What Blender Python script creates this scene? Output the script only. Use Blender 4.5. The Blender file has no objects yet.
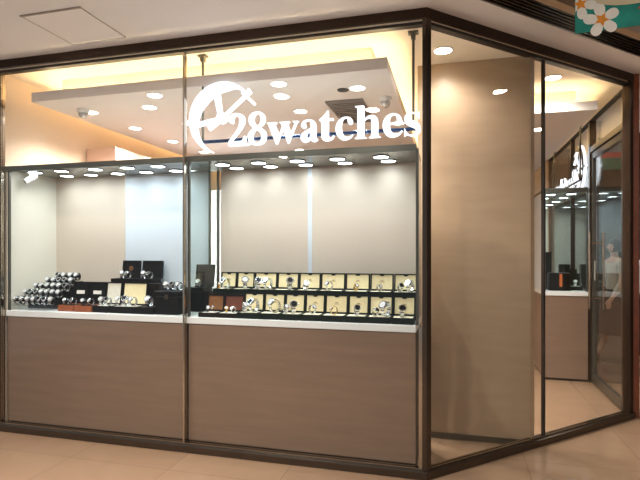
import bpy, math, random
from mathutils import Vector, Matrix
C = bpy.context.scene.collection
PI = math.pi
random.seed(7)

# ---------------------------------------------------------------- camera, world, exposure
sc = bpy.context.scene
cam = bpy.data.objects.new('camera', bpy.data.cameras.new('camera')); C.objects.link(cam)
cam.location = (0.186, -3.387, 1.5)
cam.rotation_euler = (PI/2, 0, math.radians(15))
cam.data.sensor_width = 36; cam.data.lens = 36*500/640
cam.data.shift_y = 0.01875
cam.data.clip_start = 0.05
sc.camera = cam
sc.view_settings.view_transform = 'Standard'; sc.view_settings.look = 'None'
sc.view_settings.exposure = 0.9; sc.view_settings.gamma = 1.0
sc.view_settings.use_curve_mapping = False
w = bpy.data.worlds.new('world'); sc.world = w; w.use_nodes = True
bg = w.node_tree.nodes['Background']
bg.inputs[0].default_value = (0.94, 0.96, 1.0, 1); bg.inputs[1].default_value = 0.18
sc.cycles.use_denoising = True
sc.cycles.max_bounces = 12; sc.cycles.transparent_max_bounces = 24
sc.cycles.sample_clamp_indirect = 4.0

CLOUD_W, PUCK_W, ROOM_W, MALL_W = 36.0, 2.1, 24.0, 13.0
CLOUD_E, PUCK_E, STRIP_E, SIGN_E = 10.0, 8.0, 26.0, 1.3
MALL_COL = (1.0, 0.94, 0.89)
COOL = (0.86, 0.95, 1.0); WARM = (1.0, 0.95, 0.90); COVE = (1.0, 0.77, 0.46)

# ---------------------------------------------------------------- materials
def S(r, g, b):
    f = lambda c: (c/255/12.92 if c/255 <= .04045 else ((c/255+.055)/1.055)**2.4)
    return (f(r), f(g), f(b), 1)
def mat(name, col, rough=.5, metal=0.0, var=.06, scale=6.0, stretch=(1, 1, 1), bump=0.0, trans=0.0, spec=.5, coat=0.0):
    m = bpy.data.materials.new(name); m.use_nodes = True
    nt = m.node_tree; N = nt.nodes; L = nt.links
    p = N['Principled BSDF']
    tc = N.new('ShaderNodeTexCoord'); mp = N.new('ShaderNodeMapping'); mp.inputs['Scale'].default_value = stretch
    nz = N.new('ShaderNodeTexNoise'); nz.inputs['Scale'].default_value = scale; nz.inputs['Detail'].default_value = 4
    L.new(tc.outputs['Object'], mp.inputs[0]); L.new(mp.outputs[0], nz.inputs['Vector'])
    rp = N.new('ShaderNodeValToRGB')
    rp.color_ramp.elements[0].position = .3; rp.color_ramp.elements[1].position = .7
    a = tuple(max(0, c*(1-var)) for c in col[:3])+(1,); b = tuple(min(1, c*(1+var)) for c in col[:3])+(1,)
    rp.color_ramp.elements[0].color = a; rp.color_ramp.elements[1].color = b
    L.new(nz.outputs['Fac'], rp.inputs[0]); L.new(rp.outputs[0], p.inputs['Base Color'])
    p.inputs['Roughness'].default_value = rough; p.inputs['Metallic'].default_value = metal
    p.inputs['Specular IOR Level'].default_value = spec
    p.inputs['Transmission Weight'].default_value = trans
    if coat: p.inputs['Coat Weight'].default_value = coat; p.inputs['Coat Roughness'].default_value = .08
    if bump:
        bp = N.new('ShaderNodeBump'); bp.inputs['Strength'].default_value = bump; bp.inputs['Distance'].default_value = .01
        L.new(nz.outputs['Fac'], bp.inputs['Height']); L.new(bp.outputs[0], p.inputs['Normal'])
    return m
def emit(name, col, strength):
    m = bpy.data.materials.new(name); m.use_nodes = True
    N = m.node_tree.nodes; N.remove(N['Principled BSDF'])
    e = N.new('ShaderNodeEmission'); e.inputs[0].default_value = (*col[:3], 1); e.inputs[1].default_value = strength
    m.node_tree.links.new(e.outputs[0], N['Material Output'].inputs[0]); return m
def glass_mat(name, tint, f0=.03):
    m = bpy.data.materials.new(name); m.use_nodes = True
    nt = m.node_tree; N = nt.nodes; L = nt.links; N.remove(N['Principled BSDF'])
    tr = N.new('ShaderNodeBsdfTransparent'); tr.inputs[0].default_value = (*tint, 1)
    gl = N.new('ShaderNodeBsdfGlossy'); gl.inputs['Roughness'].default_value = 0.0
    lw = N.new('ShaderNodeLayerWeight'); lw.inputs[0].default_value = .5
    pw = N.new('ShaderNodeMath'); pw.operation = 'POWER'; pw.inputs[1].default_value = 5
    ma = N.new('ShaderNodeMath'); ma.operation = 'MULTIPLY_ADD'; ma.inputs[1].default_value = 1-f0; ma.inputs[2].default_value = f0
    mx = N.new('ShaderNodeMixShader')
    L.new(lw.outputs['Facing'], pw.inputs[0]); L.new(pw.outputs[0], ma.inputs[0]); L.new(ma.outputs[0], mx.inputs[0])
    L.new(tr.outputs[0], mx.inputs[1]); L.new(gl.outputs[0], mx.inputs[2])
    L.new(mx.outputs[0], N['Material Output'].inputs[0]); return m
def tile_mat(name, c1, c2, mortar, rough):
    m = bpy.data.materials.new(name); m.use_nodes = True
    nt = m.node_tree; N = nt.nodes; L = nt.links; p = N['Principled BSDF']
    tc = N.new('ShaderNodeTexCoord'); mp = N.new('ShaderNodeMapping'); mp.inputs['Location'].default_value = (.12, .33, 0)
    br = N.new('ShaderNodeTexBrick'); br.offset = 0; br.inputs['Scale'].default_value = 1
    br.inputs['Brick Width'].default_value = .8; br.inputs['Row Height'].default_value = .8
    br.inputs['Mortar Size'].default_value = .003; br.inputs['Mortar Smooth'].default_value = .2
    br.inputs['Color1'].default_value = c1; br.inputs['Color2'].default_value = c2; br.inputs['Mortar'].default_value = mortar
    nz = N.new('ShaderNodeTexNoise'); nz.inputs['Scale'].default_value = 2.5; nz.inputs['Detail'].default_value = 8; nz.inputs['Distortion'].default_value = 1.2
    rp = N.new('ShaderNodeValToRGB'); rp.color_ramp.elements[0].color = (.86, .84, .82, 1); rp.color_ramp.elements[1].color = (1.08, 1.08, 1.08, 1)
    mx = N.new('ShaderNodeMix'); mx.data_type = 'RGBA'; mx.blend_type = 'MULTIPLY'; mx.inputs[0].default_value = 1
    L.new(tc.outputs['Object'], mp.inputs[0]); L.new(mp.outputs[0], br.inputs['Vector']); L.new(tc.outputs['Object'], nz.inputs['Vector'])
    L.new(nz.outputs['Fac'], rp.inputs[0]); L.new(br.outputs['Color'], mx.inputs[6]); L.new(rp.outputs[0], mx.inputs[7])
    L.new(mx.outputs[2], p.inputs['Base Color']); p.inputs['Roughness'].default_value = rough
    return m
M = {}
M['floor'] = tile_mat('floor marble', S(146, 120, 96), S(141, 115, 92), S(122, 99, 79), .10)
M['mallceil'] = mat('painted ceiling', S(236, 234, 236), .7, var=.02, scale=1.5)
M['darkceil'] = mat('dark brown ceiling', S(92, 66, 48), .6, var=.06)
M['storeceil'] = mat('cream ceiling paint', S(240, 230, 212), .7, var=.015)
M['cloud'] = mat('cloud plaster', S(224, 217, 212), .7, var=.015)
M['fascia'] = mat('fascia plaster', S(222, 206, 188), .7, var=.02)
M['rim'] = mat('access panel rim', S(160, 152, 146), .6, var=.04)
M['peach'] = mat('left wall paint', S(228, 205, 180), .6, var=.02, scale=2)
M['partition'] = mat('taupe wall covering', S(180, 154, 126), .38, var=.05, scale=3, stretch=(1, 1, 5), bump=.02)
M['backwall'] = mat('rear wall paint', S(215, 190, 160), .6, var=.03)
M['wood'] = mat('washed wood laminate', S(122, 101, 85), .35, var=.07, scale=3.2, stretch=(.6, 1, 7), bump=.02)
M['cabwood'] = mat('pinkish cabinet laminate', S(205, 172, 152), .45, var=.05, scale=4, stretch=(1, 1, 4))
M['counter'] = mat('white solid surface', S(222, 226, 226), .28, var=.02)
M['bronze'] = mat('dark bronze metal', S(90, 80, 70), .26, .85, var=.08)
M['header'] = mat('dark header metal', S(62, 50, 42), .32, .8, var=.08)
M['rail'] = mat('rail metal with painted blue reflection', S(60, 78, 112), .18, .9, var=.3, scale=14)  # blue LED reflection on the rail is put into its base colour
M['black'] = mat('black gasket', S(22, 18, 15), .5, var=.05)
M['steel'] = mat('polished steel', S(190, 180, 165), .16, 1.0, var=.04)
M['darksteel'] = mat('grey steel beam', S(104, 104, 96), .3, .8, var=.06)
M['soffit'] = mat('grey glossy soffit', S(128, 130, 124), .22, .35, var=.03)
M['redbrown'] = mat('red brown stone cladding', S(122, 66, 42), .25, var=.2, scale=7)
M['beigepanel'] = mat('beige back panel', S(200, 188, 172), .42, var=.03, scale=1.2)
M['whitepanel'] = mat('bluish white frosted panel', S(202, 212, 220), .4, var=.015)
M['greypanel'] = mat('pale grey side panel', S(214, 210, 195), .45, var=.02)
M['glass'] = glass_mat('shop glass', (.985, .985, .975), .026)
M['caseglass'] = glass_mat('case glass', (.90, .95, .93))
M['acrylic'] = glass_mat('clear acrylic', (.93, .96, .97), .07)
M['letter'] = emit('lit white letter', (.86, .92, 1.0), SIGN_E)
M['lens'] = emit('downlight diffuser', WARM, CLOUD_E)
M['roomlens'] = emit('ceiling light diffuser', (1, .9, .74), CLOUD_E)
M['mallens'] = emit('corridor light diffuser', (1, .85, .65), 5)
M['puck'] = emit('cool white puck lens', COOL, PUCK_E)
M['led'] = emit('warm cove strip', COVE, STRIP_E)
M['whiteplastic'] = mat('white plastic', S(232, 230, 226), .35, var=.02)
M['lensblack'] = mat('black camera lens', S(12, 12, 14), .08, var=.05)
M['domeglass'] = mat('dome cover', S(190, 185, 180), .08, .5, var=.05)
M['ventmetal'] = mat('vent slat metal', S(120, 112, 108), .5, .2, var=.04)
M['ventdark'] = mat('vent cavity', S(40, 36, 34), .8, var=.1)
M['slatdark'] = mat('slot slat metal', S(52, 44, 38), .35, .6, var=.1)
M['tan'] = mat('tan trim paint', S(176, 150, 122), .6, var=.04)
M['gbox'] = mat('dark green leatherette', S(10, 22, 15), .5, var=.2, scale=60, bump=.1, spec=.15)
M['cream'] = mat('cream suede lining', S(232, 220, 176), .8, var=.04, scale=40)
M['creamwhite'] = mat('pale lining', S(218, 216, 202), .8, var=.04, scale=40)
M['cushion'] = mat('pale cushion', S(236, 230, 205), .8, var=.05, scale=40)
M['blackbox'] = mat('black leatherette', S(9, 8, 8), .5, var=.2, scale=60, bump=.1, spec=.15)
M['darkbrown'] = mat('dark brown leatherette', S(24, 17, 13), .5, var=.2, scale=50, bump=.1, spec=.15)
M['brownlining'] = mat('brown lining', S(128, 82, 40), .6, var=.12, scale=20)
M['redbrownlining'] = mat('reddish brown lining', S(98, 48, 28), .5, var=.12, scale=20)
M['traywood'] = mat('orange brown tray wood', S(140, 74, 38), .4, var=.2, scale=10, stretch=(1, 1, 8))
M['card'] = mat('white card', S(235, 233, 226), .6, var=.02)
M['bronzeemblem'] = mat('bronze emblem', S(120, 80, 50), .4, .6, var=.1)
M['orange'] = mat('orange band', S(232, 110, 40), .45, var=.06)
M['silver'] = mat('watch steel', S(215, 220, 226), .16, 1.0, var=.1, scale=200)
M['gold'] = mat('watch gold', S(215, 180, 110), .2, 1.0, var=.1, scale=200)
M['strap'] = mat('black watch strap', S(26, 24, 24), .5, var=.2, scale=120)
M['dialw'] = mat('white dial', S(205, 208, 208), .3, var=.03, scale=100)
M['dialk'] = mat('black dial', S(14, 15, 18), .2, var=.1, scale=100)
M['dialb'] = mat('blue dial', S(26, 44, 86), .2, var=.1, scale=100)
M['teal'] = mat('teal banner cloth', S(24, 140, 122), .7, var=.35, scale=9)
M['petal'] = mat('plumeria petal print', S(250, 244, 228), .7, var=.05, scale=30)
M['pistil'] = mat('orange flower centre print', S(240, 150, 40), .7, var=.15, scale=40)
M['board'] = mat('cream board print', S(226, 208, 168), .7, var=.05)
M['red'] = mat('red print', S(214, 62, 40), .7, var=.1)
M['green'] = mat('green print', S(30, 130, 96), .7, var=.15)
M['farshop'] = mat('far shopfront glass', S(120, 138, 140), .25, .1, var=.3, scale=1.3)
M['farwall'] = mat('corridor stone', S(120, 92, 70), .3, var=.2, scale=2)
M['skin'] = mat('skin', S(205, 160, 130), .5, var=.05)
M['hair'] = mat('dark hair', S(28, 22, 20), .5, var=.2, scale=60)
M['blouse'] = mat('beige knit', S(206, 190, 168), .85, var=.08, scale=40)
M['whiteshirt'] = mat('white shirt', S(232, 228, 226), .8, var=.04, scale=20)
M['skirt'] = mat('dark brown skirt cloth', S(46, 32, 30), .85, var=.15, scale=25)
M['shoe'] = mat('tan shoe leather', S(150, 120, 95), .5, var=.08)
M['black_shoe'] = mat('black shoe leather', S(30, 28, 28), .4, var=.08)

# ---------------------------------------------------------------- mesh helpers
class MB:
    def __init__(s, T=None): s.v = []; s.f = []; s.T = T or Matrix.Identity(4)
    def add(s, vs, fs, T=None):
        n = len(s.v); T = s.T @ T if T is not None else s.T
        s.v += [tuple(T @ Vector(p)) for p in vs]; s.f += [tuple(i+n for i in f) for f in fs]; return s
    def box(s, x0, x1, y0, y1, z0, z1, T=None):
        return s.add([(x0,y0,z0),(x1,y0,z0),(x1,y1,z0),(x0,y1,z0),(x0,y0,z1),(x1,y0,z1),(x1,y1,z1),(x0,y1,z1)],
              [(0,3,2,1),(4,5,6,7),(0,1,5,4),(1,2,6,5),(2,3,7,6),(3,0,4,7)], T)
    def prism(s, poly, z0, z1, T=None):
        n = len(poly)
        return s.add([(x,y,z0) for x,y in poly]+[(x,y,z1) for x,y in poly],
              [tuple(range(n))[::-1], tuple(range(n,2*n))]+[(i,(i+1)%n,n+(i+1)%n,n+i) for i in range(n)], T)
    def lathe(s, prof, n=24, T=None, cap=True):
        vs = []; fs = []; k = len(prof)
        for j in range(n):
            a = 2*PI*j/n
            for r, z in prof: vs.append((r*math.cos(a), r*math.sin(a), z))
        for j in range(n):
            for i in range(k-1):
                a, b = j*k+i, ((j+1)%n)*k+i
                fs.append((a, b, b+1, a+1))
        if cap:
            fs.append(tuple(j*k for j in range(n))[::-1]); fs.append(tuple(j*k+k-1 for j in range(n)))
        return s.add(vs, fs, T)
    def tube(s, pts, r, n=8, T=None):
        pts = [Vector(p) for p in pts]; vs = []; fs = []; rs = r if isinstance(r, (list, tuple)) else [r]*len(pts)
        up = None
        for i, p in enumerate(pts):
            d = (pts[min(i+1, len(pts)-1)]-pts[max(i-1, 0)]).normalized()
            if up is None: up = Vector((0,0,1)) if abs(d.z) < .9 else Vector((1,0,0))
            a = d.cross(up).normalized(); b = a.cross(d).normalized(); up = b
            for k in range(n):
                t = 2*PI*k/n; vs.append(tuple(p+rs[i]*(math.cos(t)*a+math.sin(t)*b)))
        for i in range(len(pts)-1):
            for k in range(n):
                fs.append((i*n+k, i*n+(k+1)%n, (i+1)*n+(k+1)%n, (i+1)*n+k))
        fs.append(tuple(range(n))[::-1]); fs.append(tuple((len(pts)-1)*n+k for k in range(n)))
        return s.add(vs, fs, T)
    def build(s, name, m, parent=None, smooth=False, bevel=0.0):
        me = bpy.data.meshes.new(name); me.from_pydata(s.v, [], s.f); me.validate()
        import bmesh
        b = bmesh.new(); b.from_mesh(me); bmesh.ops.recalc_face_normals(b, faces=b.faces); b.to_mesh(me); b.free()
        me.materials.append(M[m])
        if smooth:
            for p in me.polygons: p.use_smooth = True
            me.set_sharp_from_angle(angle=math.radians(40))
        o = bpy.data.objects.new(name, me); C.objects.link(o)
        if parent is not None: o.parent = parent
        if bevel:
            bv = o.modifiers.new('bevel', 'BEVEL'); bv.width = bevel; bv.segments = 2; bv.limit_method = 'ANGLE'
        return o
def tag(o, label, cat, group=None):
    o['label'] = label; o['category'] = cat
    if group: o['group'] = group
    return o
def thing(name, label, cat, loc=(0,0,0), rz=0.0, group=None):
    o = bpy.data.objects.new(name, None); C.objects.link(o); o.empty_display_size = .05
    o.location = loc; o.rotation_euler = (0,0,rz); return tag(o, label, cat, group)
def struct(o, label=None):
    o['kind'] = 'structure'
    if label: o['label'] = label
    return o
def dup(root, loc, rz=0.0, label=None, group=None, scale=1.0):
    r = root.copy(); C.objects.link(r); r.location = loc; r.rotation_euler = (0,0,rz); r.scale = (scale,)*3
    if label: r['label'] = label
    if group: r['group'] = group
    for ch in list(root.children):
        c = ch.copy(); C.objects.link(c); c.parent = r
        for g in list(ch.children):
            d = g.copy(); C.objects.link(d); d.parent = c
    return r
def lamp(name, kind, loc, energy, col, parent=None, rot=(0,0,0), **kw):
    l = bpy.data.lights.new(name, kind); l.energy = energy; l.color = col
    for k, v in kw.items(): setattr(l, k, v)
    o = bpy.data.objects.new(name, l); C.objects.link(o); o.location = loc; o.rotation_euler = rot
    if parent is not None: o.parent = parent
    return o
def RT(deg, loc=(0,0,0)): return Matrix.Translation(loc) @ Matrix.Rotation(math.radians(deg), 4, 'Z')
def rx(deg): return Matrix.Rotation(math.radians(deg), 4, 'X')
T45 = RT(45)                       # angled front: local x along it, local y into the shop
T90 = RT(90, (1.73, 1.73, 0))      # return front with the door: local x along it, local y into the shop
def off(d):   # plan line of the shopfront moved outwards by d
    return [(-3.6, -d), (.4142*d, -d), (1.73+d, 1.73-.4142*d), (1.73+d, 5.6)]
def band(d0, d1, seg, z0, z1, mb=None):
    a, b = off(d0), off(d1); mb = mb or MB()
    return mb.prism([a[seg], a[seg+1], b[seg+1], b[seg]], z0, z1)
ORD = ['first', 'second', 'third', 'fourth', 'fifth', 'sixth', 'seventh', 'eighth', 'ninth', 'tenth']
GLYPH = {
  '2': [[[24,0],[24,69],[123,171],[148,198],[170,223],[187,245],[200,266],[210,287],[218,307],[222,327],[225,349],[226,371],[225,395],[220,413],[212,427],[202,437],[189,443],[174,445],[153,442],[137,432],[126,416],[118,393],[114,364],[112,329],[88,331],[68,336],[50,344],[37,357],[29,374],[26,396],[28,411],[34,426],[43,441],[55,454],[72,465],[92,474],[116,481],[143,485],[174,486],[220,483],[258,473],[288,456],[310,434],[323,407],[328,375],[327,359],[324,344],[319,329],[313,314],[303,298],[291,281],[277,262],[259,242],[238,220],[154,138],[87,74],[244,74],[257,75],[269,79],[279,86],[288,95],[295,107],[300,120],[305,141],[345,141],[341,0]]],
  '8': [[[183,-7],[148,-5],[118,1],[91,11],[69,24],[51,39],[38,57],[28,78],[22,99],[20,122],[23,150],[32,173],[47,193],[67,211],[91,227],[119,242],[94,259],[74,276],[57,296],[45,316],[38,339],[36,364],[37,385],[42,404],[50,423],[62,441],[79,456],[99,469],[125,478],[156,484],[191,486],[235,483],[271,471],[299,453],[318,429],[330,401],[334,369],[332,344],[324,322],[310,305],[292,289],[270,274],[244,260],[280,240],[309,220],[330,199],[344,177],[352,153],[355,127],[350,88],[335,55],[310,29],[276,9],[234,-3]],[[203,283],[218,293],[230,304],[239,317],[245,332],[249,350],[250,370],[243,407],[237,418],[230,428],[222,436],[212,442],[200,446],[187,447],[170,445],[156,438],[145,426],[137,410],[132,392],[130,372],[132,351],[139,333],[149,318],[163,306],[181,294]],[[187,32],[208,34],[226,42],[241,55],[253,72],[260,92],[262,116],[259,136],[252,154],[239,170],[220,185],[195,200],[164,216],[150,205],[137,192],[126,178],[118,161],[112,142],[111,120],[113,95],[120,74],[132,56],[147,42],[165,34]]],
  'w': [[[122,-10],[17,265],[6,284],[-11,293],[-11,310],[138,310],[138,293],[120,289],[114,276],[116,266],[120,253],[167,127],[211,235],[201,266],[190,288],[168,295],[168,310],[323,310],[323,293],[308,291],[299,285],[296,276],[296,269],[298,262],[336,141],[382,256],[387,275],[380,289],[356,295],[356,310],[445,310],[445,295],[425,284],[412,258],[304,-10],[289,-10],[223,197],[140,-10]]],
  'a': [[[255,-10],[226,-5],[208,10],[200,35],[168,11],[133,-4],[95,-9],[74,-6],[55,0],[40,11],[29,26],[22,43],[20,63],[25,91],[39,115],[63,136],[98,155],[143,173],[199,190],[199,241],[197,258],[193,272],[187,282],[177,290],[164,294],[148,296],[123,293],[109,286],[104,274],[113,257],[123,231],[121,220],[117,210],[110,202],[100,196],[90,192],[77,191],[64,192],[54,196],[45,203],[38,212],[34,223],[33,236],[35,252],[40,266],[49,278],[62,290],[77,300],[95,308],[115,314],[137,317],[162,318],[205,315],[239,307],[263,292],[280,271],[290,244],[293,210],[293,62],[295,40],[304,34],[320,42],[329,28],[306,7],[281,-6]],[[151,34],[174,41],[199,63],[199,169],[154,151],[127,123],[118,84],[122,56],[133,39]]],
  't': [[[124,-9],[99,-7],[80,-1],[66,10],[56,26],[50,46],[48,71],[48,279],[20,279],[20,300],[46,324],[68,347],[88,369],[105,389],[118,407],[129,424],[144,424],[144,310],[208,310],[208,279],[144,279],[144,82],[149,51],[168,40],[183,44],[195,56],[206,75],[222,66],[198,24],[165,-1]]],
  'c': [[[156,-10],[131,-8],[108,-1],[87,11],[67,26],[51,45],[38,68],[28,93],[21,120],[19,150],[22,181],[29,210],[40,237],[55,260],[74,280],[96,297],[120,309],[146,317],[175,319],[204,317],[230,310],[250,298],[265,283],[274,265],[277,245],[276,233],[272,223],[266,215],[258,209],[248,205],[236,204],[214,209],[201,225],[196,251],[197,261],[197,271],[194,286],[185,294],[169,297],[138,285],[118,248],[112,187],[115,142],[123,105],[137,76],[156,55],[178,42],[204,38],[227,42],[250,53],[271,72],[285,60],[248,21],[205,-2]]],
  'h': [[[18,0],[18,16],[30,17],[39,21],[45,26],[49,33],[52,43],[52,56],[52,399],[46,429],[40,435],[31,438],[19,440],[19,455],[148,455],[148,267],[175,295],[207,313],[243,318],[292,306],[321,271],[330,212],[330,56],[337,26],[343,21],[352,17],[363,16],[363,0],[202,0],[202,16],[207,16],[223,21],[232,34],[235,56],[235,217],[234,234],[232,247],[229,258],[223,265],[215,270],[203,271],[183,267],[164,255],[148,235],[148,56],[154,26],[160,21],[168,17],[180,16],[180,0]]],
  'e': [[[154,-10],[129,-8],[106,-1],[85,10],[66,26],[50,45],[37,69],[27,95],[21,125],[19,157],[21,187],[28,215],[38,240],[51,263],[68,282],[87,298],[109,309],[132,316],[157,318],[193,314],[224,301],[249,280],[268,251],[279,216],[283,173],[283,166],[117,166],[127,97],[154,56],[199,42],[225,47],[248,62],[270,86],[285,73],[248,27],[205,-1]],[[116,192],[201,192],[201,215],[201,241],[198,261],[193,277],[186,288],[175,295],[161,297],[136,286],[121,255],[116,203]]],
  's': [[[151,-10],[132,-8],[110,-3],[87,6],[73,9],[64,7],[56,1],[51,-9],[36,-9],[36,105],[53,105],[61,79],[72,57],[87,39],[103,26],[121,17],[140,15],[156,16],[168,20],[179,27],[186,35],[191,46],[192,58],[188,76],[176,92],[156,105],[107,130],[85,142],[68,155],[54,169],[45,185],[39,202],[37,220],[40,247],[49,270],[65,291],[86,306],[111,316],[141,319],[166,316],[199,308],[206,306],[213,305],[220,306],[226,311],[230,319],[244,319],[244,222],[228,222],[220,244],[209,262],[196,277],[182,288],[166,294],[149,296],[136,295],[125,292],[116,286],[110,278],[106,269],[105,259],[106,249],[109,240],[115,232],[146,212],[191,189],[212,178],[229,165],[241,151],[250,136],[255,117],[257,95],[254,65],[244,39],[228,18],[206,2],[181,-7]]],
}

# ================================================================ THE SETTING
struct(MB().box(-6, 5, -6, 10.2, -.1, 0).build('floor', 'floor'))
# corridor ceilings: low soffit round the shop, dark higher ceiling beyond the slot diffuser
struct(MB().prism([(-6, .1), (-6, -6), (-5.618, -6), (2.6, 2.218), (2.6, 10), (1.70, 10), (1.70, 1.80), (-.05, .08)], 3.11, 3.2).build('ceiling', 'mallceil'))
struct(MB().box(-6, 5, -6, 10.2, 3.5, 3.6).build('ceiling', 'darkceil'))
mb = MB(T45); mb.box(-6, 3.2, -.51, -.445, 3.11, 3.15); mb.box(-6, 3.2, -.51, -.495, 3.15, 3.5)
struct(mb.build('trim_1', 'tan'))
# shop shell
struct(MB().box(-3.62, -3.53, .045, 5.6, 0, 3.02).build('wall_left', 'peach'))
struct(MB().box(-3.62, 1.70, 5.6, 5.7, 0, 3.02).build('wall_back', 'backwall'))
struct(MB().prism([(-3.6, .03), (-.02, .03), (1.70, 1.75), (1.70, 5.6), (-3.6, 5.6)], 3.02, 3.1).build('ceiling', 'storeceil'))
struct(MB().prism([(-.10, .765), (.758, .765), (.79, .80), (-.10, .80)], 0, 3.02).build('wall_middle', 'partition'))
struct(MB().box(-.10, .744, .753, .765, 0, .045).build('baseboard_middle', 'darksteel'))
struct(MB().box(1.73, 4.6, 10, 10.2, 0, 3.5).build('wall_far', 'farshop'))
struct(MB().box(4.6, 4.8, -2, 10, 0, 3.5).build('wall_right', 'farwall'))
struct(MB().box(1.66, 1.74, 5.62, 10, 0, 3.11).build('wall_outer', 'farwall'))
# header and sill run round the corner as mitred bands
for k in (0, 1, 2):
    mb = MB(); band(.03, -.035, k, 3.045, 3.112, mb)
    struct(mb.build('trim_%d' % (2+k), 'header'))
    mb = MB(); band(.018, -.03, k, 3.026, 3.045, mb)
    struct(mb.build('trim_%d' % (5+k), 'steel'))
    mb = MB(); band(.022, -.032, k, 3.006, 3.026, mb)
    struct(mb.build('trim_%d' % (8+k), 'black'))
for k in (0, 1):
    mb = MB(); band(.045, -.045, k, 0, .055, mb)
    struct(mb.build('trim_%d' % (11+k), 'bronze', bevel=.006))
    mb = MB(); band(.02, .004, k, .055, .066, mb); band(-.006, -.022, k, .055, .066, mb)
    struct(mb.build('trim_%d' % (13+k), 'steel'))
# posts
struct(MB().prism([(-.016, -.03), (.0124, -.03), (.042, -.001), (-.002, .043), (-.016, .043)], 0, 3.045).build('trim_15', 'bronze', bevel=.004))
struct(MB().box(-.040, -.018, -.012, .03, .055, 1.0).build('trim_16', 'steel'))
mb = MB(); mb.box(-1.790, -1.776, -.012, .022, .055, 3.01)
struct(mb.build('trim_17', 'steel'))
mb = MB(); mb.box(-3.56, -3.524, -.03, .04, 0, 3.045)
struct(mb.build('trim_18', 'bronze'))
struct(MB().box(-3.523, -3.502, -.012, .03, .055, 3.01).build('trim_19', 'steel'))
struct(MB(T45).box(1.214, 1.228, -.014, .014, .055, 3.01).build('trim_20', 'black'))
struct(MB(T45).box(2.40, 2.45, -.03, .04, 0, 3.045).build('trim_21', 'header', bevel=.003))
struct(MB().box(1.737, 1.80, 1.715, 1.80, 0, 3.11).build('trim_22', 'redbrown'))
# panes
struct(MB().box(-3.502, -1.790, -.004, .004, .055, 3.01).build('window_1', 'glass'))
struct(MB().box(-1.776, -.018, -.004, .004, .055, 3.01).build('window_2', 'glass'))
struct(MB(T45).box(.045, 1.214, -.004, .004, .055, 3.01).build('window_3', 'glass'))
struct(MB(T45).box(1.228, 2.40, -.004, .004, .055, 3.01).build('window_4', 'glass'))
# return front: jambs, transom, door, fixed panes   (local x = along +y from the end post)
struct(MB(T90).box(1.235, 1.295, -.03, .04, 0, 3.01).build('trim_23', 'bronze'))
struct(MB(T90).box(.10, 1.235, -.025, .035, 2.64, 2.70).build('trim_24', 'bronze'))
struct(MB(T90).box(.04, .10, -.03, .04, 0, 3.01).build('trim_25', 'bronze'))
struct(MB(T90).box(2.235, 2.265, -.02, .03, 0, 3.01).build('trim_26', 'bronze'))
struct(MB(T90).box(.10, 1.235, -.004, .004, 2.70, 3.01).build('window_5', 'glass'))
struct(MB(T90).box(1.295, 2.235, -.004, .004, .0, 3.01).build('window_6', 'glass'))
struct(MB(T90).box(2.265, 3.87, -.004, .004, .0, 3.01).build('window_7', 'glass'))
d = struct(MB(T90).box(.17, 1.165, -.005, .005, .11, 2.56).build('door_1', 'glass'))
mb = MB(T90); mb.box(.105, .17, -.022, .022, .012, 2.63); mb.box(1.165, 1.23, -.022, .022, .012, 2.63)
mb.box(.17, 1.165, -.022, .022, .012, .11); mb.box(.17, 1.165, -.022, .022, 2.56, 2.63)
mb.build('door_frame', 'darksteel', d, bevel=.003)
for s in (-1, 1):
    mb = MB(T90); y = .07*s
    mb.tube([(1.10, y, .86), (1.10, y, 1.72)], .012, 10)
    for z in (.98, 1.60): mb.tube([(1.10, 0, z), (1.10, y, z)], .008, 8)
    mb.build('door_handle', 'steel', d, smooth=True)
M_push = MB(T90).box(1.135, 1.15, .006, .009, 1.18, 1.40).build('push_sign', 'card', d); M_push['label'] = 'small white vertical notice on the door glass'

# dropped ceiling clouds with a recessed bulkhead and warm cove strips
def cloud(x0, x1, y0, y1, name):
    c = MB(); c.box(x0, x1, y0, y1, 2.78, 2.80)
    t = .02
    c.box(x0, x1, y0, y0+t, 2.80, 2.86); c.box(x0, x1, y1-t, y1, 2.80, 2.86)
    c.box(x0, x0+t, y0+t, y1-t, 2.80, 2.86); c.box(x1-t, x1, y0+t, y1-t, 2.80, 2.86)
    o = struct(c.build(name, 'cloud'))
    MB().box(x0+.14, x1-.14, y0+.2, y1-.1, 2.80, 3.02).build('bulkhead', 'storeceil', o)
    s = MB(); s.box(x0+.1, x1-.1, y0+.07, y0+.085, 2.80, 2.812); s.box(x0+.06, x0+.075, y0+.1, y1-.1, 2.80, 2.812); s.box(x1-.075, x1-.06, y0+.1, y1-.1, 2.80, 2.812)
    s.build('cove_strip', 'led', o)
    return o
cloud(-3.30, -.265, .10, 5.2, 'trim_27')
cloud(.0, 1.435, 1.59, 5.3, 'trim_28')

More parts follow.
